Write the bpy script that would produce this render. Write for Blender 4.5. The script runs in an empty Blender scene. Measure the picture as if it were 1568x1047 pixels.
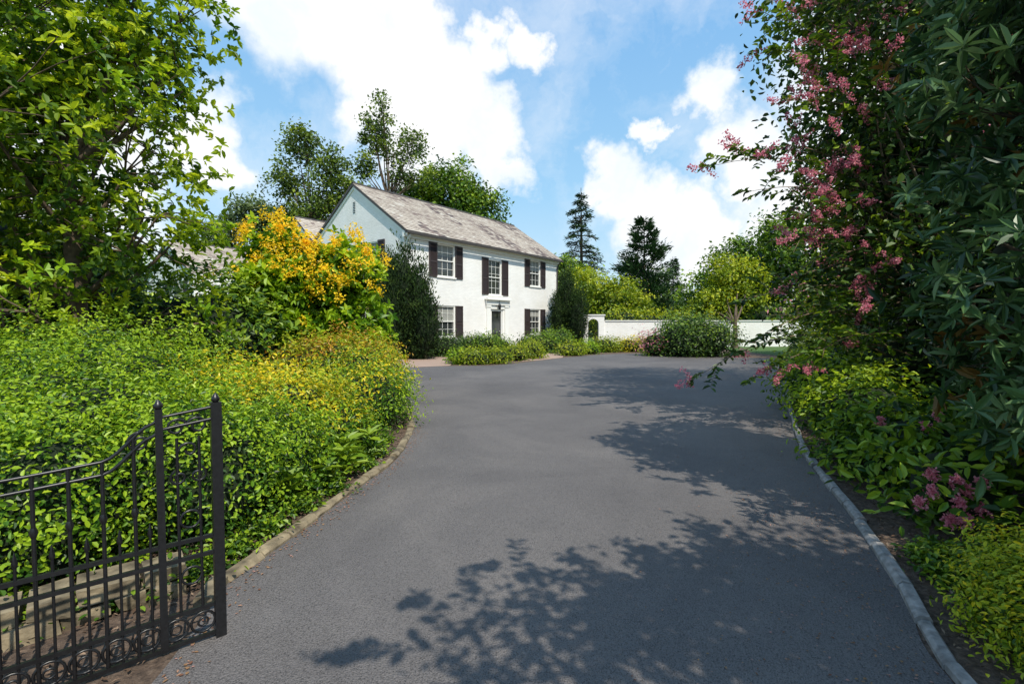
import bpy, math, numpy as np
from mathutils import Vector
R=np.random.default_rng(11)
sc=bpy.context.scene
def nrm(a): return a/np.maximum(np.linalg.norm(a,axis=-1,keepdims=True),1e-9)
# ---------------------------------------------------------------- mesh builder
class MB:
    def __init__(s): s.v=[];s.n=0;s.f=[];s.m=[]
    def add(s,v,f,mat,rnd=None,smooth=False):
        v=np.asarray(v,float).reshape(-1,3); f=np.asarray(f,int)
        if f.ndim==1: f=f.reshape(1,-1)
        if rnd is None: rnd=0.5
        rnd=np.broadcast_to(np.asarray(rnd,float),(len(f),))
        if mat not in s.m: s.m.append(mat)
        s.v.append(v); s.f.append((f+s.n,s.m.index(mat),rnd,smooth)); s.n+=len(v)
    def box(s,x0,x1,y0,y1,z0,z1,mat,T=None,rnd=None):
        c=np.array([(x,y,z) for x in(x0,x1) for y in(y0,y1) for z in(z0,z1)],float)
        if T is not None: c=np.array([T(*p) for p in c])
        s.add(c,[(0,1,3,2),(4,6,7,5),(0,4,5,1),(2,3,7,6),(0,2,6,4),(1,5,7,3)],mat,rnd)
    def tube(s,pts,rad,mat,sides=6,rnd=None,cap=False):
        pts=np.asarray(pts,float); n=len(pts); rad=np.broadcast_to(np.asarray(rad,float),(n,))
        t=nrm(np.gradient(pts,axis=0)); ref=np.array([0.13,0.31,0.94]) if abs(t[0][2])<.8 else np.array([1,.1,0.])
        a=nrm(np.cross(t,ref)); b=np.cross(t,a)
        ang=np.arange(sides)*2*math.pi/sides
        v=pts[:,None]+rad[:,None,None]*(np.cos(ang)[None,:,None]*a[:,None]+np.sin(ang)[None,:,None]*b[:,None])
        f=[]
        for i in range(n-1):
            for j in range(sides):
                k=(j+1)%sides; f.append((i*sides+j,i*sides+k,(i+1)*sides+k,(i+1)*sides+j))
        s.add(v.reshape(-1,3),f,mat,rnd,True)
        if cap: s.add(v[-1],[list(range(sides))],mat,rnd); s.add(v[0],[list(range(sides))],mat,rnd)
    def obj(s,name,parent=None,loc=None):
        me=bpy.data.meshes.new(name); V=np.concatenate(s.v)
        me.vertices.add(len(V)); me.vertices.foreach_set('co',V.astype(np.float32).ravel())
        idx=np.concatenate([f.ravel() for f,_,_,_ in s.f]); 
        tot=np.concatenate([np.full(len(f),f.shape[1]) for f,_,_,_ in s.f])
        st=np.concatenate([[0],np.cumsum(tot)[:-1]])
        me.loops.add(len(idx)); me.loops.foreach_set('vertex_index',idx.astype(np.int32))
        me.polygons.add(len(tot)); me.polygons.foreach_set('loop_start',st.astype(np.int32))
        me.polygons.foreach_set('material_index',np.concatenate([np.full(len(f),m) for f,m,_,_ in s.f]).astype(np.int32))
        me.polygons.foreach_set('use_smooth',np.concatenate([np.full(len(f),sm) for f,_,_,sm in s.f]))
        at=me.attributes.new('rnd','FLOAT','FACE')
        at.data.foreach_set('value',np.concatenate([r for _,_,r,_ in s.f]).astype(np.float32))
        for m in s.m: me.materials.append(m)
        me.update(calc_edges=True)
        o=bpy.data.objects.new(name,me); sc.collection.objects.link(o)
        if parent: o.parent=parent
        if loc: o.location=loc
        return o
# ---------------------------------------------------------------- materials
def newmat(name):
    m=bpy.data.materials.new(name); m.use_nodes=True; nt=m.node_tree
    return m,nt,nt.nodes['Principled BSDF']
def N(nt,t,**k):
    n=nt.nodes.new(t)
    for a,b in k.items():
        if hasattr(n,a): setattr(n,a,b)
        else: n.inputs[a.replace('_',' ')].default_value=b
    return n
def ramp(nt,stops):
    r=nt.nodes.new('ShaderNodeValToRGB'); e=r.color_ramp.elements
    while len(e)<len(stops): e.new(.5)
    for x,(p,c) in zip(e,stops): x.position=p; x.color=(*c,1)
    return r
def bump(nt,b,hsock,st,dist=.02):
    n=N(nt,'ShaderNodeBump'); n.inputs['Strength'].default_value=st; n.inputs['Distance'].default_value=dist
    nt.links.new(hsock,n.inputs['Height']); nt.links.new(n.outputs[0],b.inputs['Normal']); return n
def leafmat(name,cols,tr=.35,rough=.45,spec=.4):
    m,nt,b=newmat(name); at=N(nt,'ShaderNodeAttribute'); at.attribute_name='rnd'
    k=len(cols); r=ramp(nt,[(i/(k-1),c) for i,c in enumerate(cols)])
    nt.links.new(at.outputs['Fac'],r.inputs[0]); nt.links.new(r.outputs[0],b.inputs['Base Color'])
    b.inputs['Roughness'].default_value=rough; b.inputs['Specular IOR Level'].default_value=spec
    if tr<=0: return m
    t=N(nt,'ShaderNodeBsdfTranslucent'); mx=N(nt,'ShaderNodeMixShader'); mx.inputs[0].default_value=tr
    hs=N(nt,'ShaderNodeHueSaturation'); hs.inputs['Value'].default_value=1.7; hs.inputs['Hue'].default_value=.485
    nt.links.new(r.outputs[0],hs.inputs['Color']); nt.links.new(hs.outputs[0],t.inputs[0])
    nt.links.new(b.outputs[0],mx.inputs[1]); nt.links.new(t.outputs[0],mx.inputs[2])
    nt.links.new(mx.outputs[0],nt.nodes['Material Output'].inputs[0]); return m
def plain(name,c,rough=.6,nscale=None,amt=.25,bs=0,bd=.01,metal=0):
    m,nt,b=newmat(name); b.inputs['Roughness'].default_value=rough; b.inputs['Metallic'].default_value=metal
    if nscale:
        tc=N(nt,'ShaderNodeTexCoord'); n=N(nt,'ShaderNodeTexNoise'); n.inputs['Scale'].default_value=nscale; n.inputs['Detail'].default_value=4
        nt.links.new(tc.outputs['Object'],n.inputs['Vector'])
        r=ramp(nt,[(.3,tuple(x*(1-amt) for x in c)),(.7,tuple(min(1,x*(1+amt)) for x in c))])
        nt.links.new(n.outputs[0],r.inputs[0]); nt.links.new(r.outputs[0],b.inputs['Base Color'])
        if bs: bump(nt,b,n.outputs[0],bs,bd)
    else: b.inputs['Base Color'].default_value=(*c,1)
    return m
M={}
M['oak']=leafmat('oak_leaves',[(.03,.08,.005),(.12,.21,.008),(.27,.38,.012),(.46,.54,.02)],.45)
M['oakfar']=leafmat('far_tree_leaves',[(.03,.06,.008),(.08,.14,.012),(.16,.23,.02),(.26,.33,.03)],.25)
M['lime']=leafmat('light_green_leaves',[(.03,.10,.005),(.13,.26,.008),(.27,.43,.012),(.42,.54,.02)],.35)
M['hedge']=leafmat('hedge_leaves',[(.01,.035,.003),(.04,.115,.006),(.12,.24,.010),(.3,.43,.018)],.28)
M['mid']=leafmat('green_leaves',[(.014,.05,.004),(.055,.13,.007),(.13,.23,.011),(.26,.37,.02)],.25)
M['dark']=leafmat('dark_leaves',[(.01,.03,.005),(.028,.07,.009),(.06,.125,.013),(.13,.21,.02)],.2)
M['yew']=leafmat('yew_needles',[(.006,.016,.005),(.012,.032,.007),(.025,.055,.01),(.05,.085,.014)],0,.7,.2)
M['mag']=leafmat('magnolia_leaves',[(.015,.045,.014),(.045,.105,.03),(.1,.19,.06),(.2,.3,.12)],.15,.38,.45)
M['magb']=leafmat('magnolia_old_leaves',[(.14,.08,.015),(.3,.17,.03)],.2)
M['gold']=leafmat('golden_leaves',[(.16,.2,.01),(.36,.36,.012),(.6,.5,.015),(.78,.62,.02)],.35)
M['amber']=leafmat('yellow_blossom',[(.5,.36,.01),(.82,.58,.015),(.92,.74,.03)],.35)
M['rust']=leafmat('rusty_leaves',[(.14,.14,.012),(.3,.2,.015),(.48,.26,.02)],.3)
M['ylg']=leafmat('yellow_green_leaves',[(.04,.095,.005),(.15,.23,.008),(.3,.37,.012),(.46,.48,.025)],.3)
M['pink']=leafmat('pink_petals',[(.4,.08,.12),(.62,.2,.25),(.78,.4,.42)],.35,.6,.2)
M['pine']=leafmat('conifer_needles',[(.012,.04,.015),(.04,.085,.03),(.085,.15,.05)],0,.6,.2)
M['greyg']=leafmat('pale_leaves',[(.05,.08,.03),(.11,.16,.05),(.2,.26,.08)],.25)
M['bark']=plain('bark',(.10,.07,.045),.9,14,.5)
M['barkp']=plain('smooth_bark',(.2,.14,.09),.8,9,.4)
M['core']=plain('shrub_shade_core',(.010,.020,.005),1)  # near-black filler blob, its colour stands in for shade between the leaves
M['iron']=plain('black_iron',(.010,.010,.011),.35,60,.3,.15,.002)
M['trim']=plain('white_trim_paint',(.88,.87,.82),.45)
M['shut']=plain('dark_shutter_paint',(.045,.03,.028),.5)
M['door']=plain('black_door_paint',(.02,.02,.02),.3)
M['gutter']=plain('dark_gutter',(.06,.05,.045),.5)
M['kerb']=plain('granite_kerb',(.26,.245,.23),.85,18,.45,.5,.01)
M['kerbw']=plain('weathered_stone',(.2,.16,.10),.95,9,.65,.9,.03)
M['cap']=plain('stone_cap',(.4,.38,.34),.8,10,.2)
m,nt,b=newmat('window_glass'); b.inputs['Base Color'].default_value=(.035,.04,.04,1); b.inputs['Roughness'].default_value=.05
b.inputs['Specular IOR Level'].default_value=.8; M['glass']=m
M['curtain']=plain('curtain_blind',(.3,.3,.27),.8)
m,nt,b=newmat('roof_slate'); at=N(nt,'ShaderNodeAttribute'); at.attribute_name='rnd'
r=ramp(nt,[(0,(.11,.085,.08)),(.25,(.21,.155,.135)),(.45,(.36,.3,.245)),(.75,(.47,.41,.34)),(1,(.57,.53,.46))])
nt.links.new(at.outputs['Fac'],r.inputs[0]); nt.links.new(r.outputs[0],b.inputs['Base Color']); b.inputs['Roughness'].default_value=.7; M['slate']=m
m,nt,b=newmat('white_painted_brick'); tc=N(nt,'ShaderNodeTexCoord'); sp=N(nt,'ShaderNodeSeparateXYZ'); nt.links.new(tc.outputs['Object'],sp.inputs[0])
ad=N(nt,'ShaderNodeMath',operation='ADD'); nt.links.new(sp.outputs[0],ad.inputs[0]); nt.links.new(sp.outputs[1],ad.inputs[1])
cb=N(nt,'ShaderNodeCombineXYZ'); nt.links.new(ad.outputs[0],cb.inputs[0]); nt.links.new(sp.outputs[2],cb.inputs[1])
br=N(nt,'ShaderNodeTexBrick'); br.inputs['Scale'].default_value=1; br.inputs['Brick Width'].default_value=.22; br.inputs['Row Height'].default_value=.075
br.inputs['Mortar Size'].default_value=.007; br.inputs['Color1'].default_value=(.93,.91,.87,1); br.inputs['Color2'].default_value=(.86,.845,.81,1); br.inputs['Mortar'].default_value=(.8,.785,.75,1)
nt.links.new(cb.outputs[0],br.inputs['Vector'])
n=N(nt,'ShaderNodeTexNoise'); n.inputs['Scale'].default_value=1.2; n.inputs['Detail'].default_value=6; nt.links.new(tc.outputs['Object'],n.inputs['Vector'])
r=ramp(nt,[(.3,(.93,.92,.9)),(.6,(1,1,1))]); nt.links.new(n.outputs[0],r.inputs[0])
mx=N(nt,'ShaderNodeMix',data_type='RGBA',blend_type='MULTIPLY'); mx.inputs[0].default_value=1
nt.links.new(br.outputs['Color'],mx.inputs[6]); nt.links.new(r.outputs[0],mx.inputs[7]); nt.links.new(mx.outputs[2],b.inputs['Base Color'])
n2=N(nt,'ShaderNodeTexNoise'); n2.inputs['Scale'].default_value=12; nt.links.new(tc.outputs['Object'],n2.inputs['Vector'])
am=N(nt,'ShaderNodeMath',operation='MULTIPLY_ADD'); nt.links.new(br.outputs['Fac'],am.inputs[0]); am.inputs[1].default_value=-.5; nt.links.new(n2.outputs[0],am.inputs[2])
bump(nt,b,am.outputs[0],.35,.02); b.inputs['Roughness'].default_value=.7; M['brick']=m
# asphalt
m,nt,b=newmat('asphalt'); tc=N(nt,'ShaderNodeTexCoord')
n=N(nt,'ShaderNodeTexNoise'); n.inputs['Scale'].default_value=.5; n.inputs['Detail'].default_value=8; n.inputs['Roughness'].default_value=.68; n.inputs['Distortion'].default_value=.5
nt.links.new(tc.outputs['Object'],n.inputs['Vector'])
r=ramp(nt,[(.3,(.108,.098,.096)),(.5,(.143,.13,.125)),(.7,(.195,.175,.163))]); nt.links.new(n.outputs[0],r.inputs[0])
n2=N(nt,'ShaderNodeTexNoise'); n2.inputs['Scale'].default_value=190; n2.inputs['Detail'].default_value=2; nt.links.new(tc.outputs['Object'],n2.inputs['Vector'])
r2=ramp(nt,[(.34,(.25,.25,.25)),(.47,(.85,.85,.85)),(.58,(1,1,1)),(.7,(1.0,1.0,1.0))]); nt.links.new(n2.outputs[0],r2.inputs[0])
v=N(nt,'ShaderNodeTexVoronoi'); v.inputs['Scale'].default_value=100; nt.links.new(tc.outputs['Object'],v.inputs['Vector'])
mx=N(nt,'ShaderNodeMix',data_type='RGBA',blend_type='MULTIPLY'); mx.inputs[0].default_value=.9
nt.links.new(r.outputs[0],mx.inputs[6]); nt.links.new(r2.outputs[0],mx.inputs[7]); nt.links.new(mx.outputs[2],b.inputs['Base Color'])
bump(nt,b,v.outputs[0],.6,.01); b.inputs['Roughness'].default_value=.7; b.inputs['Specular IOR Level'].default_value=.4; M['asph']=m
def soil(name,c1,c2,c3,s,bs=.8):
    m,nt,b=newmat(name); tc=N(nt,'ShaderNodeTexCoord'); n=N(nt,'ShaderNodeTexNoise'); n.inputs['Scale'].default_value=s; n.inputs['Detail'].default_value=7; n.inputs['Roughness'].default_value=.7
    nt.links.new(tc.outputs['Object'],n.inputs['Vector']); r=ramp(nt,[(.3,c1),(.5,c2),(.72,c3)]); nt.links.new(n.outputs[0],r.inputs[0]); nt.links.new(r.outputs[0],b.inputs['Base Color'])
    b.inputs['Roughness'].default_value=.95; bump(nt,b,n.outputs[0],bs,.04); return m
M['grass']=soil('lawn',(.03,.07,.01),(.05,.11,.015),(.09,.15,.03),6)
M['mulch']=soil('bark_mulch',(.04,.025,.017),(.12,.08,.055),(.24,.17,.12),22,1)
M['chip']=leafmat('mulch_chips',[(.05,.03,.02),(.14,.09,.06),(.28,.2,.14)],.0,.9,.1)
M['litter']=leafmat('leaf_litter',[(.14,.06,.04),(.26,.16,.08),(.36,.2,.17)],.0,.8,.1)
m,nt,b=newmat('brick_paving'); tc=N(nt,'ShaderNodeTexCoord'); br=N(nt,'ShaderNodeTexBrick'); br.inputs['Scale'].default_value=1; br.inputs['Brick Width'].default_value=.2; br.inputs['Row Height'].default_value=.1; br.inputs['Mortar Size'].default_value=.008
br.inputs['Color1'].default_value=(.4,.26,.19,1); br.inputs['Color2'].default_value=(.34,.22,.17,1); br.inputs['Mortar'].default_value=(.3,.27,.22,1)
nt.links.new(tc.outputs['Object'],br.inputs['Vector']); nt.links.new(br.outputs[0],b.inputs['Base Color']); b.inputs['Roughness'].default_value=.85; M['paving']=m
# ---------------------------------------------------------------- leaves
def leaves(mb,P,size,asp,mat,rnd,nb=None,adir=None,far=False,fold=.22,droop=.15,up=.55):
    P=np.asarray(P,float); n=len(P)
    if n==0: return
    L=size*R.uniform(.65,1.3,n)[:,None]; W=L*asp*R.uniform(.8,1.2,n)[:,None]
    q=R.normal(size=(n,3))
    if adir is None:
        nn=nrm(q)*.75+np.array([0,0,up])
        if nb is not None: nn=nn+nb
        nn=nrm(nn); a=nrm(np.cross(nn,R.normal(size=(n,3))))
    else:
        a=nrm(adir); g=nrm(q)*.5+np.array([0,0,up+.3])
        if nb is not None: g=g+nb
        nn=nrm(g-a*np.sum(g*a,1,keepdims=True))
    b=np.cross(nn,a)
    if far:
        v=np.stack([P,P+a*L*.5+b*W*.5+nn*fold*W,P+a*L,P+a*L*.5-b*W*.5+nn*fold*W],1)
        f=np.arange(n)[:,None]*4+np.array([[0,1,2,3]]); mb.add(v,f,mat,rnd)
    else:
        v=np.stack([P,P+a*L*.3+b*W*.45+nn*fold*W,P+a*L*.68+b*W*.42+nn*(fold*W-droop*L*.4),P+a*L-nn*droop*L,
                    P+a*L*.68-b*W*.42+nn*(fold*W-droop*L*.4),P+a*L*.3-b*W*.45+nn*fold*W],1)
        i=np.arange(n)[:,None]*6
        f=np.concatenate([i+np.array([[0,1,2,3]]),i+np.array([[0,3,4,5]])])
        rr=np.broadcast_to(np.asarray(rnd,float),(n,)); mb.add(v,f,mat,np.concatenate([rr,rr]))
def whorls(mb,P,ax,k,size,asp,mat,rnd,open_=1.0,up=.5,**kw):
    n=len(P); ax=nrm(ax); s=nrm(np.cross(ax,R.normal(size=(n,3)))); t=np.cross(ax,s)
    ph=(np.arange(k)[None]*2.4+R.uniform(0,6.3,(n,1)))
    d=ax[:,None]*R.uniform(.1,.9,(n,k,1))+open_*(np.cos(ph)[...,None]*s[:,None]+np.sin(ph)[...,None]*t[:,None])
    PP=np.repeat(P[:,None],k,1)-ax[:,None]*R.uniform(0,.5,(n,k,1))*size
    rr=np.clip(np.repeat(rnd[:,None],k,1)+R.normal(0,.12,(n,k)),0,1)
    leaves(mb,PP.reshape(-1,3),size,asp,mat,rr.ravel(),nb=np.repeat(ax,k,0)*.5,adir=d.reshape(-1,3),up=up,**kw)
def usph(n): return nrm(R.normal(size=(n,3)))
def lump(d,ph):
    return 1+.10*np.sin(3.1*d[...,0]+ph)+.09*np.sin(4.3*d[...,1]+2*ph)*np.cos(3*d[...,2]+ph)+.06*np.sin(8*d[...,0]+5*d[...,2]+ph)+.05*np.sin(13*d[...,1]+9*d[...,0]+ph)
def bez(p0,p1,p2,n):
    t=np.linspace(0,1,n)[:,None]; return (1-t)**2*p0+2*t*(1-t)*p1+t*t*p2
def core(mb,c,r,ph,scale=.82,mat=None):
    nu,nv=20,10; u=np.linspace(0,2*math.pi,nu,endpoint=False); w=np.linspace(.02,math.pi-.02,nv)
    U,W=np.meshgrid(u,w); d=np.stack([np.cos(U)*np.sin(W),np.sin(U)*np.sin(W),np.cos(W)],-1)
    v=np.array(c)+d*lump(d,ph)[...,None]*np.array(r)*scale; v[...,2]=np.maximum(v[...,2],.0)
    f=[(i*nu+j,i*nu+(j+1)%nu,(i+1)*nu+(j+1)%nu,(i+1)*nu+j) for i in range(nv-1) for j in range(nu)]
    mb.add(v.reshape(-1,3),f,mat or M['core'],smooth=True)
def shrub(name,blobs,mat,size,asp=.5,cover=2.2,top=None,topz=.3,topp=.6,rc=None,up=.5,far=False,stick=.12,mb=None,cs=.82,adirup=False,cstd=.27):
    own=mb is None; mb=mb or MB()
    for (cx,cy,cz,rx,ry,rz) in blobs:
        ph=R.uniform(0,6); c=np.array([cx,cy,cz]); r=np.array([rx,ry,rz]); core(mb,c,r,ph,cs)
        area=4*math.pi*(((rx*ry)**1.6+(rx*rz)**1.6+(ry*rz)**1.6)/3)**(1/1.6)
        n=int(cover*area/(size*size*asp*.65)); k=14; nc=max(8,n//k); d=usph(nc)
        rcl=rc or size*1.6
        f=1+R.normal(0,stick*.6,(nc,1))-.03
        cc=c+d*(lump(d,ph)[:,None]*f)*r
        cr=np.clip(.42+cstd*R.normal(size=nc)+.18*d[:,2]+1.2*(f[:,0]-.97),0,1)  # random clump tone, plus sunlit tops put into the leaf colour
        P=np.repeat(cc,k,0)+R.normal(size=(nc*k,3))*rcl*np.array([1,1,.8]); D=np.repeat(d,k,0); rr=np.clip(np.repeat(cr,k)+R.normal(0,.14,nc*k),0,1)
        ok=P[:,2]>.015; 
        tp=np.zeros(len(P),bool)
        if top is not None:
            ct=(d[:,2]>topz)&(R.random(nc)<topp); tp=np.repeat(ct,k)&(R.random(nc*k)<.8)
        for sel,mt in ((ok&~tp,mat),(ok&tp,top)):
            if mt is not None and sel.any():
                ad=None
                if adirup: ad=D[sel]*.6+R.normal(size=(sel.sum(),3))*.4+np.array([0,0,.9])
                leaves(mb,P[sel],size,asp,mt,rr[sel],nb=D[sel]*.7,far=far,up=up,adir=ad)
    if own: return mb.obj(name)
def tree(name,base,ht,rt,blobs,nclump,k,rc,size,asp,mat,bark,whorl=0,far=False,top=None,topz=.4,topp=.5,lean=(0,0),twig=2,inner=.45,up=.5,mb=None,flat=.8,obj=True,limb=1.0):
    mb=mb or MB(); base=np.array([*base,0.]); tp=base+np.array([lean[0],lean[1],ht]); 
    mid=(base+tp)/2+np.array([R.normal(0,.04*ht),R.normal(0,.04*ht),0]); tr=bez(base,mid,tp,9)
    mb.tube(tr,rt*np.linspace(1.25,.55,9)*np.r_[1.25,np.ones(8)],bark,9)
    vol=np.array([b[3]*b[4]*b[5] for b in blobs]); vol=vol/vol.sum()
    for (cx,cy,cz,rx,ry,rz),w in zip(blobs,vol):
        c=np.array([cx,cy,cz]); r=np.array([rx,ry,rz]); s=tr[min(8,max(3,int(8*min(1,(cz-rz*.9)/ht))))] if cz-rz*.9<ht else tp
        ph=R.uniform(0,6)
        hub=[]
        for j in range(4):
            e=c+usph(1)[0]*r*.5; m_=(s+e)/2+np.array([0,0,-.08*np.linalg.norm(e-s)])+R.normal(size=3)*.06*np.linalg.norm(e-s)
            L=bez(s,m_,e,8); mb.tube(L,limb*rt*np.linspace(.5,.12,8),bark,6); hub.append(L[3:])
        hub=np.concatenate(hub)
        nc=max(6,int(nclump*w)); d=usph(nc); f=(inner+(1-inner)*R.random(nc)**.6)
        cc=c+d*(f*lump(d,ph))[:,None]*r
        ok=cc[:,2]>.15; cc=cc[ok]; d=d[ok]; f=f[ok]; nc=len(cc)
        cr=np.clip(.40+.26*R.normal(size=nc)+.2*d[:,2]+.5*(f-.8),0,1)  # upper clumps get a lighter, yellower tone: sunlit tops painted in
        if twig:
            for q in range(0,nc,twig):
                h=hub[np.argmin(np.linalg.norm(hub-cc[q],axis=1))]; mm=(h+cc[q])/2+R.normal(size=3)*.08*np.linalg.norm(cc[q]-h)
                mb.tube(bez(h,mm,cc[q],4),np.linspace(.14,.04,4)*rt*limb,bark,4)
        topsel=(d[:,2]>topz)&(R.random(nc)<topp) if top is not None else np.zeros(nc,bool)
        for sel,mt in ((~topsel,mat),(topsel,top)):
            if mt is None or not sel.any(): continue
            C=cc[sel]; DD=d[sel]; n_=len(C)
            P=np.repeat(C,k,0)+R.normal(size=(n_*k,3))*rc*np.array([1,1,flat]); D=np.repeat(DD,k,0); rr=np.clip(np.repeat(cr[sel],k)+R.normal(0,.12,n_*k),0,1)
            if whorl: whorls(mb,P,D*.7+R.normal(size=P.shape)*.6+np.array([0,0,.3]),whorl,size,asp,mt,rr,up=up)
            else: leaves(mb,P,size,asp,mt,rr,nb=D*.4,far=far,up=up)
    return mb.obj(name) if obj else mb
# ---------------------------------------------------------------- world / sun / camera
TS=np.array([.36,-.60,1.0]); TS/=np.linalg.norm(TS)
w=bpy.data.worlds.new('World'); sc.world=w; w.use_nodes=True; nt=w.node_tree; bg=nt.nodes['Background']; bg.inputs[1].default_value=.145
sky=N(nt,'ShaderNodeTexSky'); sky.sky_type='NISHITA'; sky.sun_disc=False; sky.sun_elevation=math.asin(TS[2]); sky.sun_rotation=math.atan2(TS[0],TS[1]); sky.air_density=1.2; sky.dust_density=.6; sky.ozone_density=1.5
tc=N(nt,'ShaderNodeTexCoord')
def cd(px,py): a=np.array([(px-784)/740,1,(495-py)/740]); return a/np.linalg.norm(a)
nz=N(nt,'ShaderNodeTexNoise'); nz.inputs['Scale'].default_value=8; nz.inputs['Detail'].default_value=6; nz.inputs['Roughness'].default_value=.58; nt.links.new(tc.outputs['Generated'],nz.inputs['Vector'])
sb=N(nt,'ShaderNodeVectorMath',operation='SUBTRACT'); nt.links.new(nz.outputs['Color'],sb.inputs[0]); sb.inputs[1].default_value=(.5,.5,.5)
sm=N(nt,'ShaderNodeVectorMath',operation='SCALE'); nt.links.new(sb.outputs[0],sm.inputs[0]); sm.inputs['Scale'].default_value=.2
av=N(nt,'ShaderNodeVectorMath',operation='ADD'); nt.links.new(tc.outputs['Generated'],av.inputs[0]); nt.links.new(sm.outputs[0],av.inputs[1])
last=None
for px,py,rr in [(430,15,.11),(520,30,.12),(590,80,.12),(650,130,.10),(700,170,.08),(750,220,.075),(775,265,.055),(590,150,.09),(640,20,.08),(660,220,.09),(740,95,.05),(808,75,.05),(330,230,.07),(700,280,.05),(935,270,.055),(960,300,.065),(1010,335,.075),(1070,370,.08),(1080,150,.055),(1140,240,.08),(1000,215,.03),(1030,395,.08),(120,330,.12),(60,200,.16),(1300,300,.18),(1500,100,.25)]:
    ds=N(nt,'ShaderNodeVectorMath',operation='DISTANCE'); nt.links.new(av.outputs[0],ds.inputs[0]); ds.inputs[1].default_value=cd(px,py)
    mr=N(nt,'ShaderNodeMapRange'); mr.inputs['From Min'].default_value=rr*1.35; mr.inputs['From Max'].default_value=0; nt.links.new(ds.outputs['Value'],mr.inputs[0])
    if last is None: last=mr.outputs[0]
    else:
        mxn=N(nt,'ShaderNodeMath',operation='MAXIMUM'); nt.links.new(last,mxn.inputs[0]); nt.links.new(mr.outputs[0],mxn.inputs[1]); last=mxn.outputs[0]
ms=N(nt,'ShaderNodeMapRange',interpolation_type='SMOOTHSTEP'); ms.inputs['From Min'].default_value=.06; ms.inputs['From Max'].default_value=.5; nt.links.new(last,ms.inputs[0])
hz=N(nt,'ShaderNodeTexNoise'); hz.inputs['Scale'].default_value=3; hz.inputs['Detail'].default_value=6; hz.inputs['Roughness'].default_value=.6; nt.links.new(av.outputs[0],hz.inputs['Vector'])
cr=ramp(nt,[(.4,(6.4,6.9,7.3)),(.56,(7.6,7.6,7.6))]); nt.links.new(hz.outputs[0],cr.inputs[0])
spz=N(nt,'ShaderNodeSeparateXYZ'); nt.links.new(tc.outputs['Generated'],spz.inputs[0])
hc=ramp(nt,[(0,(5.0,6.3,7.0)),(.25,(2.7,5.0,7.1)),(.6,(1.5,3.6,6.6))]); nt.links.new(spz.outputs[2],hc.inputs[0])
hm=N(nt,'ShaderNodeMix',data_type='RGBA'); hm.inputs[0].default_value=.8; nt.links.new(sky.outputs[0],hm.inputs[6]); nt.links.new(hc.outputs[0],hm.inputs[7])
hr=N(nt,'ShaderNodeMapRange'); hr.inputs['From Min'].default_value=.45; hr.inputs['From Max'].default_value=.75; hr.inputs['To Min'].default_value=.0; hr.inputs['To Max'].default_value=.55; nt.links.new(hz.outputs[0],hr.inputs[0])
mk=N(nt,'ShaderNodeMath',operation='MAXIMUM'); nt.links.new(ms.outputs[0],mk.inputs[0]); nt.links.new(hr.outputs[0],mk.inputs[1])
mx=N(nt,'ShaderNodeMix',data_type='RGBA'); nt.links.new(mk.outputs[0],mx.inputs[0])
nt.links.new(hm.outputs[2],mx.inputs[6]); nt.links.new(cr.outputs[0],mx.inputs[7]); nt.links.new(mx.outputs[2],bg.inputs[0])
sl=bpy.data.lights.new('sun','SUN'); sl.energy=5; sl.angle=math.radians(.5); sl.color=(1,.94,.82)
so=bpy.data.objects.new('sun',sl); sc.collection.objects.link(so); so.rotation_euler=Vector(TS).to_track_quat('Z','Y').to_euler()
cam=bpy.data.cameras.new('camera'); cam.lens=17; cam.sensor_width=36; cam.clip_end=3000; cam.clip_start=.05
co=bpy.data.objects.new('camera',cam); sc.collection.objects.link(co); co.location=(0,0,1.5); co.rotation_euler=(math.radians(90-2.2),0,0); sc.camera=co
sc.view_settings.view_transform='Standard'; sc.view_settings.look='None'; sc.view_settings.exposure=0
# ---------------------------------------------------------------- ground
mb=MB(); mb.add([(-900,-900,0),(900,-900,0),(900,900,0),(-900,900,0)],[(0,1,2,3)],M['grass']); mb.obj('ground')
def crom(p,n=8):
    p=np.array(p,float); P=np.vstack([2*p[0]-p[1],p,2*p[-1]-p[-2]]); out=[]
    for i in range(1,len(P)-2):
        for t in np.linspace(0,1,n,endpoint=False):
            a,b_,c,d=P[i-1:i+3]; out.append(.5*((2*b_)+(-a+c)*t+(2*a-5*b_+4*c-d)*t*t+(-a+3*b_-3*c+d)*t**3))
    out.append(P[-2]); return np.array(out)
LE=crom([(-2.6,-5),(-1.75,0),(-1.5,1.6),(-1.55,2.3),(-1.64,2.75),(-1.58,3.04),(-1.49,3.64),(-1.37,4.5),(-1.27,5.4),(-1.45,7.1),(-1.95,9),(-2.9,11.7),(-4.2,14.4),(-4.5,15.5)])
FE=crom([(-4.5,15.5),(-3.2,16.4),(-2.1,16.9),(-.55,17.3),(1.2,19.5),(2.5,21.3),(4.25,23.1),(6.2,23.8),(8,22.3),(10.3,21),(12.5,19.6)])
RE=crom([(12.5,19.6),(10.3,17),(7.8,13.3),(5.95,10.5),(4.25,7.3),(3.45,5.75),(2.93,4.5),(2.6,3.64),(2.21,2.74),(2.06,2.44),(1.85,2.0),(1.75,1),(2.2,-5)])
out=np.vstack([LE,FE[1:],RE[1:]])
mb=MB(); mb.add(np.c_[out,np.full(len(out),.008)],[list(range(len(out)))],M['asph']); mb.obj('driveway')
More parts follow.
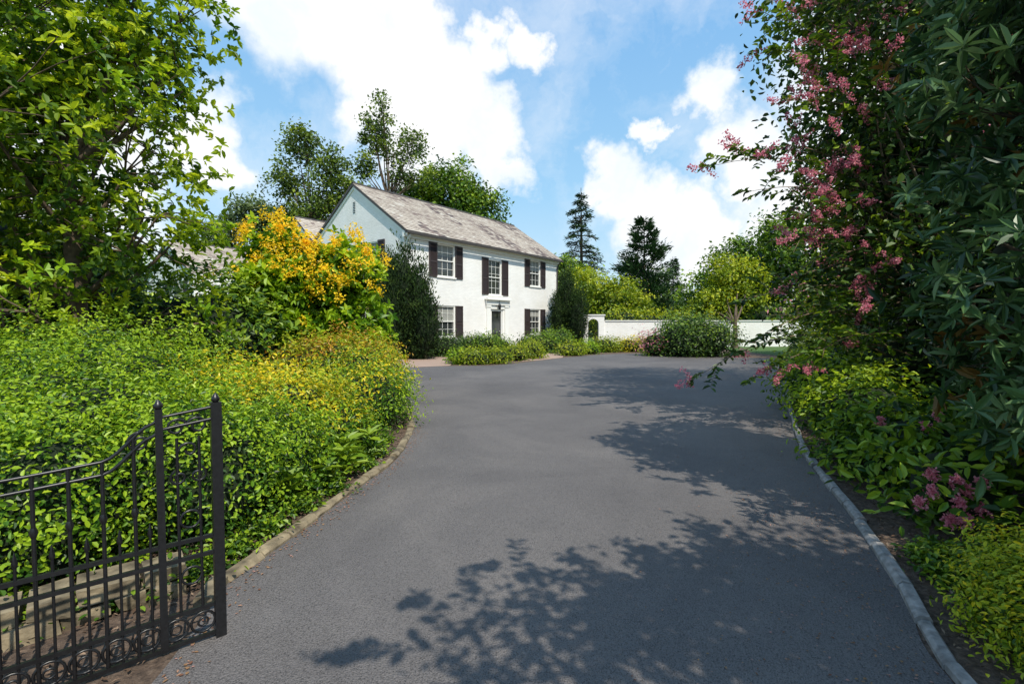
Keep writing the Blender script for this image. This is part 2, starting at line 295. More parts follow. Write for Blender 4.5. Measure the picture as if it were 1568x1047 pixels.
def kerb(name,path,wd,hh,mat,bl,side,rough=1.0):
    mb=MB(); seg=np.linalg.norm(np.diff(path,axis=0),axis=1); cum=np.r_[0,np.cumsum(seg)]; L=cum[-1]; s=0
    g=lambda x:np.array([np.interp(x,cum,path[:,0]),np.interp(x,cum,path[:,1])])
    while s<L-.05:
        l=min(bl*R.uniform(.75,1.25),L-s); a=g(s+.004); b_=g(s+l-.004); t=(b_-a)/np.linalg.norm(b_-a); nn=np.array([-t[1],t[0]])*side
        h=hh+R.normal(0,.004*rough); w_=wd*R.uniform(.92,1.08); c=.008+R.random()*.004*rough; o=R.normal(0,.003*rough)
        pr=[(o,0),(o,h-c*1.5),(o+c*1.5,h),(w_-c,h),(w_,h-c),(w_,0)]
        v=[(*(p+nn*x),z+R.normal(0,.001*rough)) for p in(a,b_) for x,z in pr]; k=6
        mb.add(v,[(i,i+1,i+1+k,i+k) for i in range(k-1)],mat); mb.add(v[:k],[list(range(k))],mat); mb.add(v[k:],[list(range(k))],mat); s+=l
    return mb.obj(name)
kerb('stone_kerb',LE[27:],.085,.045,M['kerbw'],.3,1,3)
kerb('stone_kerb',RE,.07,.055,M['kerb'],.45,1,2.2)
def sheet(name,pts,z,mat):
    mb=MB(); mb.add([(x,y,z) for x,y in pts],[list(range(len(pts)))],mat); return mb.obj(name)
sheet('mulch_bed',list(map(tuple,LE+[.1,0]))+[(-14,17),(-14,-5)],.003,M['mulch'])
sheet('mulch_bed',list(map(tuple,RE-[.1,0]))+[(16,-5),(18,19)],.003,M['mulch'])
sheet('mulch_bed',list(map(tuple,FE+[0,.05]))+[(12,32),(3,33.2),(-5.1,22.6),(-9,24)],.0045,M['mulch'])
sheet('brick_path',[(-4.9,15.3),(-3.4,16.35),(-2.2,16.95),(-2.2,17.6),(-2.9,20),(-.4,25),(.6,28),(-.6,27.6),(-1.6,25.5),(-4.6,20)],.013,M['paving'])
sheet('brick_path',[(.3,18.7),(1.2,19.6),(2.2,21.0),(2.4,22.5),(1.4,25.3),(.4,25.2),(1.4,22),(.6,20)],.0135,M['paving'])
# ---------------------------------------------------------------- house
house=bpy.data.objects.new('white_brick_house',None); sc.collection.objects.link(house); house.location=(-4.99,22.5,0); house.rotation_euler=(0,0,math.atan2(.795,.607))
HL,HD,EZ,RZ=13.3,7.6,5.85,8.45
TF=lambda s,d,z:(s,-d,z)
TG=lambda s,d,z:(-d,s,z)
def wall(mb,T,L,H,holes,z0=0,s0=0):
    ss=sorted({s0,L,*[h[0] for h in holes],*[h[1] for h in holes]}); zs=sorted({z0,H,*[h[2] for h in holes],*[h[3] for h in holes]})
    for a,b_ in zip(ss,ss[1:]):
        for c,d in zip(zs,zs[1:]):
            if any(h[0]<=a+1e-6 and b_<=h[1]+1e-6 and h[2]<=c+1e-6 and d<=h[3]+1e-6 for h in holes): continue
            mb.add([T(a,0,c),T(b_,0,c),T(b_,0,d),T(a,0,d)],[(0,1,2,3)],M['brick'])
    for a,b_,c,d in holes:
        q=.16
        for p1,p2 in (((a,c),(b_,c)),((b_,c),(b_,d)),((b_,d),(a,d)),((a,d),(a,c))):
            mb.add([T(p1[0],0,p1[1]),T(p2[0],0,p2[1]),T(p2[0],-q,p2[1]),T(p1[0],-q,p1[1])],[(0,1,2,3)],M['brick'])
def window(mb,T,a,b_,c,d,cols=3,rows=4,blind=.0):
    t=M['trim']; f=.06
    mb.add([T(a,-.12,c),T(b_,-.12,c),T(b_,-.12,d),T(a,-.12,d)],[(0,1,2,3)],M['glass'])
    if blind: mb.add([T(a+.05,-.117,d-(d-c)*blind),T(b_-.05,-.117,d-(d-c)*blind),T(b_-.05,-.117,d),T(a+.05,-.117,d)],[(0,1,2,3)],M['curtain'])
    mb.box(a,a+f,-.11,-.03,c,d,t,T); mb.box(b_-f,b_,-.11,-.03,c,d,t,T); mb.box(a+f,b_-f,-.11,-.03,d-f,d,t,T); mb.box(a+f,b_-f,-.11,-.03,c,c+f,t,T)
    zm=(c+d)/2; mb.box(a+f,b_-f,-.11,-.05,zm-.022,zm+.022,t,T)
    for i in range(1,cols):
        x=a+f+(b_-a-2*f)*i/cols; mb.box(x-.008,x+.008,-.112,-.095,c+f,d-f,t,T)
    for i in range(1,rows):
        if i*2==rows: continue
        z=c+(d-c)*i/rows; mb.box(a+f,b_-f,-.111,-.096,z-.008,z+.008,t,T)
    mb.box(a-.06,b_+.06,-.03,.06,c-.07,c,t,T)
def shutter(mb,T,a,b_,c,d):
    m=M['shut']; f=.07
    mb.box(a,a+f,.004,.05,c,d,m,T); mb.box(b_-f,b_,.004,.05,c,d,m,T)
    zm=c+(d-c)*.45
    for z0,z1 in((c,c+.1),(d-.08,d),(zm-.05,zm+.05)): mb.box(a+f,b_-f,.004,.048,z0,z1,m,T)
    mb.box(a+f,b_-f,.003,.012,c+.1,d-.08,m,T)
    z=c+.12
    while z<d-.1:
        if abs(z-zm)>.07: mb.add([T(a+f,.014,z+.04),T(b_-f,.014,z+.04),T(b_-f,.04,z),T(a+f,.04,z)],[(0,1,2,3)],m)
        z+=.045
walls=MB(); win=MB(); shu=MB(); trim=MB()
FW=[(2.09,3.35,3.85,5.48),(6.03,7.21,3.12,5.12),(10.05,11.23,3.85,5.48),(2.09,3.35,.8,2.4),(10.05,11.23,.8,2.4)]
door=(6.25,7.35,.16,2.3)
wall(walls,TF,HL,EZ,FW+[door])
for i,h in enumerate(FW):
    window(win,TF,*h,rows=4 if i!=1 else 5,blind=[.35,0,.4,.5,.3][i])
    if i==1: shutter(shu,TF,h[0]-.56,h[0]-.01,h[2]-.02,h[3]+.05); shutter(shu,TF,h[1]+.01,h[1]+.6,h[2]-.02,h[3]+.05)
    else: shutter(shu,TF,h[0]-.56,h[0]-.01,h[2]-.05,h[3]+.01); shutter(shu,TF,h[1]+.01,h[1]+.56,h[2]-.05,h[3]+.01)
GW=[(1.9,3.0,3.85,5.5),(5.2,6.3,3.85,5.5),(1.9,3.0,.8,2.4),(5.2,6.3,.8,2.4)]
wall(walls,TG,HD,EZ,GW)
for h in GW:
    window(win,TG,*h,blind=.3); shutter(shu,TG,h[0]-.52,h[0]-.01,h[2]-.05,h[3]+.04); shutter(shu,TG,h[1]+.01,h[1]+.52,h[2]-.05,h[3]+.04)
b_=M['brick']
walls.add([(0,0,EZ),(0,HD,EZ),(0,HD/2,RZ-.02)],[(0,1,2)],b_); walls.add([(HL,0,EZ),(HL,HD,EZ),(HL,HD/2,RZ-.02)],[(0,1,2)],b_)
walls.add([(HL,0,0),(HL,HD,0),(HL,HD,EZ),(HL,0,EZ)],[(0,1,2,3)],b_); walls.add([(0,HD,0),(HL,HD,0),(HL,HD,EZ),(0,HD,EZ)],[(0,1,2,3)],b_)
for i in range(7): trim.box(-.02,.0-.003,HD/2-.09,HD/2+.09,7.1+i*.085,7.1+i*.085+.03,M['shut'])
def gablebox(x0,x1,y0,y1,ez,rz,along='x',win_=()):
    walls.add([(x0,y0,0),(x1,y0,0),(x1,y0,ez),(x0,y0,ez)],[(0,1,2,3)],b_); walls.add([(x0,y1,0),(x1,y1,0),(x1,y1,ez),(x0,y1,ez)],[(0,1,2,3)],b_)
    walls.add([(x1,y0,0),(x1,y1,0),(x1,y1,ez),(x1,y0,ez)],[(0,1,2,3)],b_)
    T=lambda s,d,z:(x0-d,s,z); wall(walls,T,y1,ez,list(win_),0,y0)
    for h in win_: window(win,T,*h); shutter(shu,T,h[0]-.5,h[0]-.01,h[2]-.04,h[3]+.04); shutter(shu,T,h[1]+.01,h[1]+.5,h[2]-.04,h[3]+.04)
    ym=(y0+y1)/2
    for x in(x0,x1): walls.add([(x,y0,ez),(x,y1,ez),(x,ym,rz-.02)],[(0,1,2)],b_)
def slope(mb,p0,xd,ud,L,H,seed=0):
    p0=np.array(p0,float);xd=np.array(xd,float);ud=np.array(ud,float); ud/=np.linalg.norm(ud); nn=np.cross(xd,ud); 
    if nn[2]<0: nn=-nn
    q=[p0,p0+xd*L,p0+xd*L+ud*H,p0+ud*H]; lo=[p-nn*.1 for p in q]
    mb.add(q+lo,[(0,1,2,3),(4,5,6,7),(0,1,5,4),(1,2,6,5),(2,3,7,6),(3,0,4,7)],M['gutter'])
    rows=int(H/.2); V=[];rn=[]
    for r_ in range(rows+1):
        z=r_*.2; off=R.uniform(0,.2); x=-off
        while x<L:
            wd=R.uniform(.2,.34); a=max(0,x); b2=min(L,x+wd-.008); x+=wd
            if b2-a<.03: continue
            top=min(z+.29,H); jz=R.normal(0,.008); l1=.030+R.random()*.008
            A=p0+xd*a+ud*(z+jz); B=p0+xd*b2+ud*(z+jz); C=p0+xd*b2+ud*top; D=p0+xd*a+ud*top
            V+= [A+nn*l1,B+nn*l1,C+nn*.006,D+nn*.006,A+nn*.004,B+nn*.004]
            big=.5+.5*math.sin(x*.9+z*1.7+seed)*math.cos(z*1.3-x*.35+seed)
            patch=-.4 if (math.sin(x*1.9+seed*3)+math.sin(x*.7+z*1.1)+ (x/L)*1.2>1.5 and R.random()<.6) else 0
            rn.append(np.clip(.62+.25*(big-.5)+R.normal(0,.14)+patch,0,1))
    n=len(rn); i=np.arange(n)[:,None]*6; f=np.concatenate([i+np.array([[0,1,2,3]]),i+np.array([[4,5,1,0]])]); mb.add(np.array(V),f,M['slate'],np.r_[rn,np.array(rn)*.6])
def roof(mb,x0,x1,y0,y1,ez,rz,ov=.32,g=.12,seed=0):
    ym=(y0+y1)/2; k=(rz-ez)/(ym-y0); zl=ez-ov*k+.12; H=math.hypot(ym-y0+ov,rz+.12-zl)
    slope(mb,(x0-g,y0-ov,zl),(1,0,0),(0,ym-y0+ov,rz+.12-zl),x1-x0+2*g,H,seed)
    slope(mb,(x0-g,y1+ov,zl),(1,0,0),(0,-(ym-y0+ov),rz+.12-zl),x1-x0+2*g,H,seed+2)
    mb.tube([(x0-g,ym,rz+.13),(x1+g,ym,rz+.13)],.07,M['gutter'],8)
rf=MB(); roof(rf,0,HL,0,HD,EZ,RZ,seed=1.3)
gablebox(.6,12,HD+.01,13.2,5.5,7.75,'x',[(9.2,10.3,3.6,5.1)]); roof(rf,.6,12,HD+.2,13.2,5.5,7.75,.2,seed=4)
gablebox(-4,5,13.21,21,4.3,6.4,'x',[(14.6,15.6,2.7,4.0),(17.5,18.5,2.7,4.0),(14.6,15.6,.8,2.2)]); roof(rf,-4,5,13.4,21,4.3,6.4,.2,seed=6)
rf.obj('slate_roof',house)
k=(RZ-EZ)/(HD/2)
trim.box(-.10,HL+.10,-.20,-.003,EZ-.22,EZ-.06,M['trim']); trim.box(-.1,HL+.1,-.12,-.004,EZ-.36,EZ-.222,M['trim'])
gt=MB(); gt.box(-.12,HL+.12,-.43,-.33,EZ-.22,EZ-.12,M['gutter']); 
gt.tube([(.12,-.3,EZ-.25),(.1,-.1,EZ-.5),(.1,-.07,EZ-.7),(.1,-.07,.1)],.045,M['trim'],8)
gt.tube([(HL-.12,-.3,EZ-.25),(HL-.1,-.1,EZ-.5),(HL-.1,-.07,EZ-.7),(HL-.1,-.07,.1)],.045,M['gutter'],8); gt.obj('gutters_and_downpipes',house)
for y0,y1 in((-.25,HD/2),(HD+.25,HD/2)):
    z0=EZ-.25*k+.0; z1=RZ
    A=[(-.05,y0,z0-.16),(-.05,y1,z1-.16),(-.05,y1,z1),(-.05,y0,z0)]; B=[(-.004,y,z) for _,y,z in A]
    trim.add(A+B,[(0,1,2,3),(4,5,6,7),(0,1,5,4),(2,3,7,6),(0,3,7,4)],M['trim'])
T=TF; t=M['trim']
for a in(5.82,7.46): 
    trim.box(a,a+.32,.004,.08,.16,2.55,t,T); trim.box(a-.03,a+.35,.003,.11,.16,.36,t,T); trim.box(a-.03,a+.35,.003,.11,2.42,2.55,t,T)
trim.box(6.14,7.46,.004,.05,2.32,2.55,t,T); trim.box(5.76,7.84,.003,.13,2.552,2.82,t,T); trim.box(5.68,7.92,.002,.26,2.822,2.92,t,T); trim.box(5.74,7.86,.002,.2,2.922,2.97,t,T)
dr=MB(); dr.box(6.25,7.35,-.15,-.10,.16,2.3,M['door'],T)
dr.box(6.45,7.15,-.099,-.094,.95,2.05,M['glass'],T)
for a in(6.27,7.25): dr.box(a,a+.08,-.1,-.03,.16,2.3,t,T)
dr.box(6.35,7.25,-.1,-.03,2.2,2.3,t,T)
for x0,x1 in((6.45,6.77),(6.83,7.15)): dr.box(x0,x1,-.099,-.08,.3,.8,M['door'],T)
dr.tube([(7.1,.075,1.05),(7.1,.03,1.05)],.03,M['cap'],8,cap=True); dr.obj('front_door',house)
st=MB(); st.box(5.5,8.1,-.0,1.1,.0,.15,M['cap'],T); st.box(5.3,8.3,1.1,1.5,.0,.08,M['cap'],T); st.obj('entrance_step',house)
ln=MB(); ln.tube([(6.8,-.2,2.8),(6.8,-.2,2.6)],.012,M['iron'],6); ln.tube([(6.8,-.2,2.62),(6.8,-.2,2.56),(6.8,-.2,2.3),(6.8,-.2,2.27)],[.02,.1,.07,.03],M['iron'],6,cap=True); ln.obj('lantern',house)
walls.obj('brick_walls',house); win.obj('windows',house); shu.obj('shutters',house); trim.obj('white_trim',house)
# ---------------------------------------------------------------- garden wall with arch gate
mb=MB()
def prism(mb,prof,y0,y1,mat):
    n=len(prof); mb.add([(x,y0,z) for x,z in prof],[list(range(n))],mat); mb.add([(x,y1,z) for x,z in prof],[list(range(n))],mat)
    mb.add([(x,y,z) for y in(y0,y1) for x,z in prof],[(i,(i+1)%n,n+(i+1)%n,n+i) for i in range(n)],mat)
arch=[(5.25+.34*math.cos(a),1.45+.34*math.sin(a)) for a in np.linspace(math.pi,0,12)]
prism(mb,[(4.3,0),(4.3,2.0),(5.95,2.0),(5.95,0),(5.59,0)]+arch[::-1]+[(4.91,0)],31.2,31.5,b_)
mb.box(4.24,6.01,31.15,31.55,2.001,2.07,M['trim'])
mb.box(5.951,20,31.25,31.5,0,1.64,b_); mb.box(6.02,20.05,31.2,31.55,1.641,1.7,M['trim'])
for x in np.arange(4.95,5.6,.11): mb.tube([(x,31.3,.05),(x,31.3,1.75)],.012,M['iron'],5)
mb.obj('white_garden_wall')
shrub('hedge_behind_wall',[(7.2,33,1.5,1.4,.8,.95),(9.6,33.2,1.4,1.4,.8,.85),(12.5,33,1.5,1.8,.8,.8)],M['ylg'],.2,.5,1.8,far=True,stick=.25)
# ---------------------------------------------------------------- iron gate
mb=MB(); g0=np.array([-1.40,2.27]); gd=np.array([-.761,-.648]); ir=M['iron']; gn=np.array([-gd[1],gd[0]])
def GP(s,z,o=0): p=g0+gd*s+gn*o; return (p[0],p[1],z)
TGt=lambda s,d,z:GP(s,z,d)
def bar(a,b2,z0,z1,th=.009): mb.box(a,b2,-th,th,z0,z1,ir,TGt)
def ring(s,z,r,th=.006): 
    a=np.linspace(0,2*math.pi,17); mb.tube([GP(s+r*math.cos(t_),z+r*math.sin(t_)) for t_ in a],th,ir,5)
def scroll(s,z,r,d1,turn=1.4,ph=0,th=.006):
    a=np.linspace(0,turn*2*math.pi,26); mb.tube([GP(s+d1*r*(1-.75*i/25)*math.cos(t_+ph),z+r*(1-.75*i/25)*math.sin(t_+ph)) for i,t_ in enumerate(a)],th,ir,5)
bar(-.022,.022,.0,1.13,.022); bar(.205,.233,.02,1.12,.012)
for s,z in((0,1.13),(.219,1.12)): mb.tube([GP(s,z),GP(s,z+.01),GP(s,z+.022),GP(s,z+.034),GP(s,z+.045)],[.01,.02,.017,.01,.001],ir,8)
GLn=1.75
for z in(.03,.17,.42,.5): bar(.022,.205,z-.009,z+.009,.008); bar(.233,GLn,z-.0088,z+.0092,.0082)
def topz(s): 
    if s<.23: return 1.08+.03*(1-s/.23)
    if s<.42: u=(s-.23)/.19; u=u*u*(3-2*u); return 1.06-u*.14
    return .92-.03*math.sin((s-.42)/(GLn-.42)*math.pi)
for off in(0,-.055):
    mb.tube([GP(s,topz(s)+off) for s in np.linspace(.0,GLn,60)],.008,ir,6)
for i,s in enumerate(np.arange(.31,GLn,.105)):
    z=topz(s)+.0; mb.tube([GP(s,.04),GP(s,z)],.0075,ir,6)
    mb.tube([GP(s,.66),GP(s,.68),GP(s,.70)],[.009,.015,.009],ir,6)
for s in np.arange(.26,GLn,.105): mb.tube([GP(s,.04),GP(s,.56)],.0055,ir,5); mb.tube([GP(s,.56),GP(s,.575),GP(s,.62)],[.008,.011,.001],ir,5)
for s in np.arange(.07,GLn,.105): ring(s,.1,.048) ; ring(s,.1,.02,.005)
for s in(.07,.155): mb.tube([GP(s,.17),GP(s,.98)],.0065,ir,5)
scroll(.075,1.03,.042,1); scroll(.155,1.03,.042,-1); scroll(.075,.8,.035,1,ph=2); scroll(.15,.8,.035,-1,ph=2); scroll(.11,.92,.04,1,1)
scroll(.29,.985,.045,-1,ph=1.2); ring(.11,.335,.04); ring(.11,.6,.04); bar(GLn,GLn+.04,0,1.1,.02)
mb.obj('wrought_iron_gate')
mb=MB(); a=np.array([-1.78,2.62]); d=np.array([-.75,-.66]); n_=np.array([d[1],-d[0]])
for row in range(2):
    s=0
    while s<2.4:
        l=R.uniform(.12,.3); q=a+d*s; h0=row*.085; h1=h0+.08; dd=R.uniform(0,.04)
        v=[]
        for x,y,z in [(x,y,z) for x in(.006,l-.006) for y in(dd,.26) for z in(h0,h1)]:
            p=q+d*x+n_*y; v.append((p[0]+R.normal(0,.01),p[1]+R.normal(0,.01),z+R.normal(0,.009)))
        mb.add(v,[(0,1,3,2),(4,6,7,5),(0,4,5,1),(2,3,7,6),(0,2,6,4),(1,5,7,3)],M['kerbw']); s+=l
mb.obj('low_stone_wall')
# ---------------------------------------------------------------- LEFT vegetation
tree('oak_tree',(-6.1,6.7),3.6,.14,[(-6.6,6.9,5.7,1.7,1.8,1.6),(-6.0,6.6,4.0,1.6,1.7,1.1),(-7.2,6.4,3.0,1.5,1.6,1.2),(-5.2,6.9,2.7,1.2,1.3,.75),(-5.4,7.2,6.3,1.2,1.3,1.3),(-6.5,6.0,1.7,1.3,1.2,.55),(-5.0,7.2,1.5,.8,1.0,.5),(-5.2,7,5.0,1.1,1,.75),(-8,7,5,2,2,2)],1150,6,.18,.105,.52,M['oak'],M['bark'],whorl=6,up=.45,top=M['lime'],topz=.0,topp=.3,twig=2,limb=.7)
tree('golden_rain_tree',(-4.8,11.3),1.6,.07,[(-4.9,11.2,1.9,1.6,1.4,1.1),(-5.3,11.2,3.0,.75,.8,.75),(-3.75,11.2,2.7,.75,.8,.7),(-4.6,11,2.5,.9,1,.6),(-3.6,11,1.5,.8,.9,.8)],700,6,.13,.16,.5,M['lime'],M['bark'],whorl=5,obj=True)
mb=MB()
for c,r_,n in [((-5.3,11.0,3.0),(.8,.8,.8),28),((-3.75,11,2.7),(.8,.8,.75),28),((-4.6,10.8,2.5),(.95,.9,.7),16),((-3.7,10.7,1.7),(.85,.8,.8),16),((-5.2,10.5,1.9),(1.5,.8,1.0),12)]:
    d=usph(n); d[:,1]=-np.abs(d[:,1])*.8; d[:,2]=np.where(d[:,2]<-.2,-d[:,2],d[:,2]); d=nrm(d)
    C=np.array(c)+d*np.array(r_)*R.uniform(.98,1.2,(n,1)); kk=42; P=np.repeat(C,kk,0)+R.normal(size=(n*kk,3))*[.06,.06,.085]
    leaves(mb,P,.06,.6,M['amber'],np.clip(R.normal(.6,.25,len(P)),0,1),nb=np.repeat(d,kk,0)*.4,up=.4)
o=mb.obj('golden_flower_clusters'); o.parent=bpy.data.objects['golden_rain_tree']
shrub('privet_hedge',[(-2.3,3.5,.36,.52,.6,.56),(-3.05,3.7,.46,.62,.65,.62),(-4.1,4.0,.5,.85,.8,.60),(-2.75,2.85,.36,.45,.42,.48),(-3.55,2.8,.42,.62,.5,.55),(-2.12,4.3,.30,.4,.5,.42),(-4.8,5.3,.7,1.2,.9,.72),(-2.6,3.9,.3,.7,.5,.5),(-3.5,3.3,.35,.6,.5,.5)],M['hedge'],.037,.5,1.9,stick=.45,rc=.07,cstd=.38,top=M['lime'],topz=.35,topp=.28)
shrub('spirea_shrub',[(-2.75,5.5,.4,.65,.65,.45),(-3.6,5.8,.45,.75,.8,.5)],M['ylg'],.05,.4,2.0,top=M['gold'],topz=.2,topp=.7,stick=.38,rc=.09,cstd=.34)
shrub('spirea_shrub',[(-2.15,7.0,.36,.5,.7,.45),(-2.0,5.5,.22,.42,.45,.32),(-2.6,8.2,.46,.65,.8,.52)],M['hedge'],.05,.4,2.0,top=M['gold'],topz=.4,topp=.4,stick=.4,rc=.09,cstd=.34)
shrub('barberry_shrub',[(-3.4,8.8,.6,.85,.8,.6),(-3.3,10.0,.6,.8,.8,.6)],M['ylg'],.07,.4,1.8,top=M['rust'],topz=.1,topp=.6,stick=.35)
shrub('laurel_shrub',[(-6.5,9.6,1.0,2.1,1.3,1.2),(-9,9,1.5,2.5,2,2)],M['mid'],.16,.45,1.6,stick=.2,far=True)
mb=MB(); 
for (x,y) in [(-1.85,4.4),(-1.75,4.8),(-1.95,4.15),(-1.8,3.8),(-1.65,5.3),(-1.62,4.55),(-1.7,4.2)]:
    c=np.array([x,y,.1]); n_=26; Pp=c+R.normal(size=(n_,3))*[.07,.07,.1]+[0,0,.12]; Pp[:,2]=np.maximum(.05,Pp[:,2]); whorls(mb,Pp[:8],np.tile([0,0,1.],(8,1)),7,.16,.34,M['mid'],R.uniform(.4,1,8))
mb.obj('hosta_plants')
def carpet(name,pts,mat,size,n,h,spread):
    mb=MB(); pts=np.array(pts); i=R.integers(0,len(pts),n); P=np.c_[pts[i]+R.normal(size=(n,2))*spread,np.abs(R.normal(0,h,n))+.02]; leaves(mb,P,size,.6,mat,R.random(n),up=1.2); return mb.obj(name)
carpet('ivy_groundcover',[(-1.80,3.1),(-1.74,3.4),(-1.68,3.8),(-1.84,2.85),(-1.58,4.2),(-1.52,4.9),(-1.62,6),(-1.95,2.65),(-2.15,2.5),(-2.35,2.35),(-1.52,5.4)],M['mid'],.038,4800,.05,.07)
# ---------------------------------------------------------------- HOUSE planting
def yew(name,sp):
    mb=MB(); bl=[(x,y,h*.47,r,r,h*.53) for x,y,h,r in sp]
    shrub(name,bl,M['yew'],.14,.3,2.4,mb=mb,up=.2,stick=.22,cs=.82,adirup=True,rc=.12,far=True)
    for x,y,h,r in sp: mb.tube([(x,y,0),(x,y,h*.8)],[.09,.02],M['bark'],6)
    return mb.obj(name)
yew('yew_tree',[(-5.25,20.6,4.3,.55),(-4.6,20.3,4.5,.55),(-4.0,20.4,3.7,.55),(-3.6,20.2,2.9,.45),(-5.5,20.9,3.3,.45),(-4.9,20,3.3,.55)])
yew('yew_tree',[(3.5,31.2,4.6,.55),(4.1,30.8,3.5,.55),(2.9,31.0,3.4,.45)])
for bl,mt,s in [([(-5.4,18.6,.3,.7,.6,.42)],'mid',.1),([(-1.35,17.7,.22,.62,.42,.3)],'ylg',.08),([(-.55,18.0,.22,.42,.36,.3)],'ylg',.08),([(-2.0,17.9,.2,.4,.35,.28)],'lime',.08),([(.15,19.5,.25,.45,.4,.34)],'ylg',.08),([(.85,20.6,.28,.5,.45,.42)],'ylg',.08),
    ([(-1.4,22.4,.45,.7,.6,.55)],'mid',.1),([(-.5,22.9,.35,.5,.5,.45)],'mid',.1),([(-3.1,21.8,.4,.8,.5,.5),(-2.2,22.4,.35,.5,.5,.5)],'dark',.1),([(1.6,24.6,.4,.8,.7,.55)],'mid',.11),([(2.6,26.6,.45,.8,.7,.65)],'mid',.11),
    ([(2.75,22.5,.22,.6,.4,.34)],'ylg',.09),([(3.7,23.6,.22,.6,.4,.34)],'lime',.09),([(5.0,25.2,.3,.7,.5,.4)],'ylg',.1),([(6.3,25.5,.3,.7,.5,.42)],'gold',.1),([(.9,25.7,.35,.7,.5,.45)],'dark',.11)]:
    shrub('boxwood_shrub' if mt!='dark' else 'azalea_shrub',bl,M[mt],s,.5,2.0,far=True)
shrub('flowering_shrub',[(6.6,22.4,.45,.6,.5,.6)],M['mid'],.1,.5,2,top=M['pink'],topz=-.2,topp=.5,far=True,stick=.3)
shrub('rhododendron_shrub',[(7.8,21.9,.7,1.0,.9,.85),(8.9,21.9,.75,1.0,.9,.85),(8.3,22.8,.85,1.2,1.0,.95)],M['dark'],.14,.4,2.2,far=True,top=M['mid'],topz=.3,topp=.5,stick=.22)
# ---------------------------------------------------------------- BACKGROUND trees
tree('deciduous_tree',(-11.6,46),13,.22,[(-12.7,46,19.5,1.6,1.6,2.4),(-9.4,46,18,1.5,1.4,1.6),(-13.8,46,16,1.3,1.4,1.5),(-10.6,46,15.4,1.4,1.4,1.2),(-12.2,46,22,.8,.8,1.0),(-8.6,46,15.4,1.1,1,.8),(-11.4,46,17.6,1.2,1.2,1.0)],170,28,.33,.3,.6,M['oakfar'],M['bark'],far=True,twig=2,inner=.25,limb=.7)
tree('deciduous_tree',(-17.6,43),10,.22,[(-18.6,43,17.2,1.7,1.6,2.0),(-15.8,43,15,1.7,1.6,1.8),(-20,43,14,1.6,1.6,1.8),(-16.8,43,12,2.2,1.6,1.8),(-14.2,43,13,1.5,1.4,1.5),(-19.5,43,11,2,1.6,1.5)],320,30,.34,.3,.6,M['oakfar'],M['bark'],far=True,twig=2,inner=.25,limb=.7)
tree('deciduous_tree',(-24,46),8,.22,[(-24.5,46,11.5,2.4,2.2,2.1),(-21.5,46,10,2.2,2.2,1.9),(-27.5,46,9.5,2.2,2.2,2.0)],280,30,.4,.32,.6,M['greyg'],M['bark'],far=True,twig=2,inner=.3,limb=.7)
tree('maple_tree',(-6.6,50),9,.4,[(-7,50,13.4,4.0,3.6,4.0),(-4.2,50,12.4,3.4,3,3.3),(-9.7,50,12.2,3.2,3,3.5)],650,38,.45,.36,.6,M['mid'],M['bark'],far=True,twig=6)
tree('deciduous_tree',(6.5,37),2.2,.15,[(6.0,37,3.8,1.8,1.6,1.8),(8,37,3.2,1.7,1.6,1.6),(9.2,37,2.6,1.4,1.4,1.3)],340,34,.26,.22,.6,M['ylg'],M['bark'],far=True,twig=4)
tree('deciduous_tree',(4.8,41),3,.2,[(4.6,41,5.0,2.0,1.6,2.0)],180,34,.3,.26,.6,M['mid'],M['bark'],far=True,twig=4)
def conifer(name,x,y,H,rb,z0=.12,dens=1.0,pine=False,mat=None):
    mb=MB(); mat=mat or M['pine']; mb.tube([(x,y,0),(x+.1,y,H*.5),(x,y,H)],[H*.018,H*.011,.03],M['bark'],8)
    z=H*z0
    while z<H*.98:
        u=(z/H-z0)/(1-z0); rr=rb*((1-u)**.8 if not pine else (1-u)**.62)*R.uniform(.65,1.15)+.15
        nb=int(R.integers(5,8)*dens)
        for j in range(nb):
            an=R.uniform(0,6.28); d=np.array([math.cos(an),math.sin(an),0]); L=rr*R.uniform(.6,1.12)
            e=np.array([x,y,z])+d*L+np.array([0,0,(-.22*L if not pine else .25*L)]); m_=np.array([x,y,z])+d*L*.5+np.array([0,0,.06*L]); br_=bez(np.array([x,y,z]),m_,e,6)
            mb.tube(br_,np.linspace(.05,.015,6)*H/12,M['bark'],4)
            n=int((40 if not pine else 60)*L/1.6)+12; tt=R.uniform(.25,1.03,n)**.8; c=np.array([[np.interp(t_,np.linspace(0,1,6),br_[:,q]) for q in range(3)] for t_ in tt])
            side=np.cross(d,[0,0,1]); s_=R.normal(size=(n,1))*.28*L*(1.15-tt[:,None]*.7)
            P=c+side*s_+R.normal(size=(n,3))*[.08,.08,.1 if not pine else .2]
            leaves(mb,P,.42 if not pine else .5,.3,mat,np.clip(.3+.4*tt+R.normal(0,.15,n),0,1),adir=d[None]*.8+side*np.sign(s_)*.7+R.normal(size=(n,3))*.3+np.array([0,0,-.15 if not pine else .5]),far=True)
        z+=H*(.034 if not pine else .06)/dens**.5
    return mb.obj(name)
conifer('spruce_tree',7.9,56,17,3.7,.2)
conifer('pine_tree',13.8,51,12.4,4.2,.22,1.3,True)
conifer('spruce_tree',20.5,62,10,2.6,.1)
tree('deciduous_tree',(16,36),3,.2,[(14.4,36,3.6,1.8,1.8,1.9),(16.8,36,5.2,2.4,2,2.4),(19.5,35,6.2,2.6,2,3.5)],480,34,.34,.28,.6,M['mid'],M['bark'],far=True,twig=4)
tree('deciduous_tree',(13.6,29.5),2.0,.15,[(13.7,32.5,2.6,1.5,1.0,1.2),(15.4,33,3.8,1.9,1.2,2.4)],340,34,.26,.22,.6,M['ylg'],M['bark'],far=True,twig=4)
mb=MB()
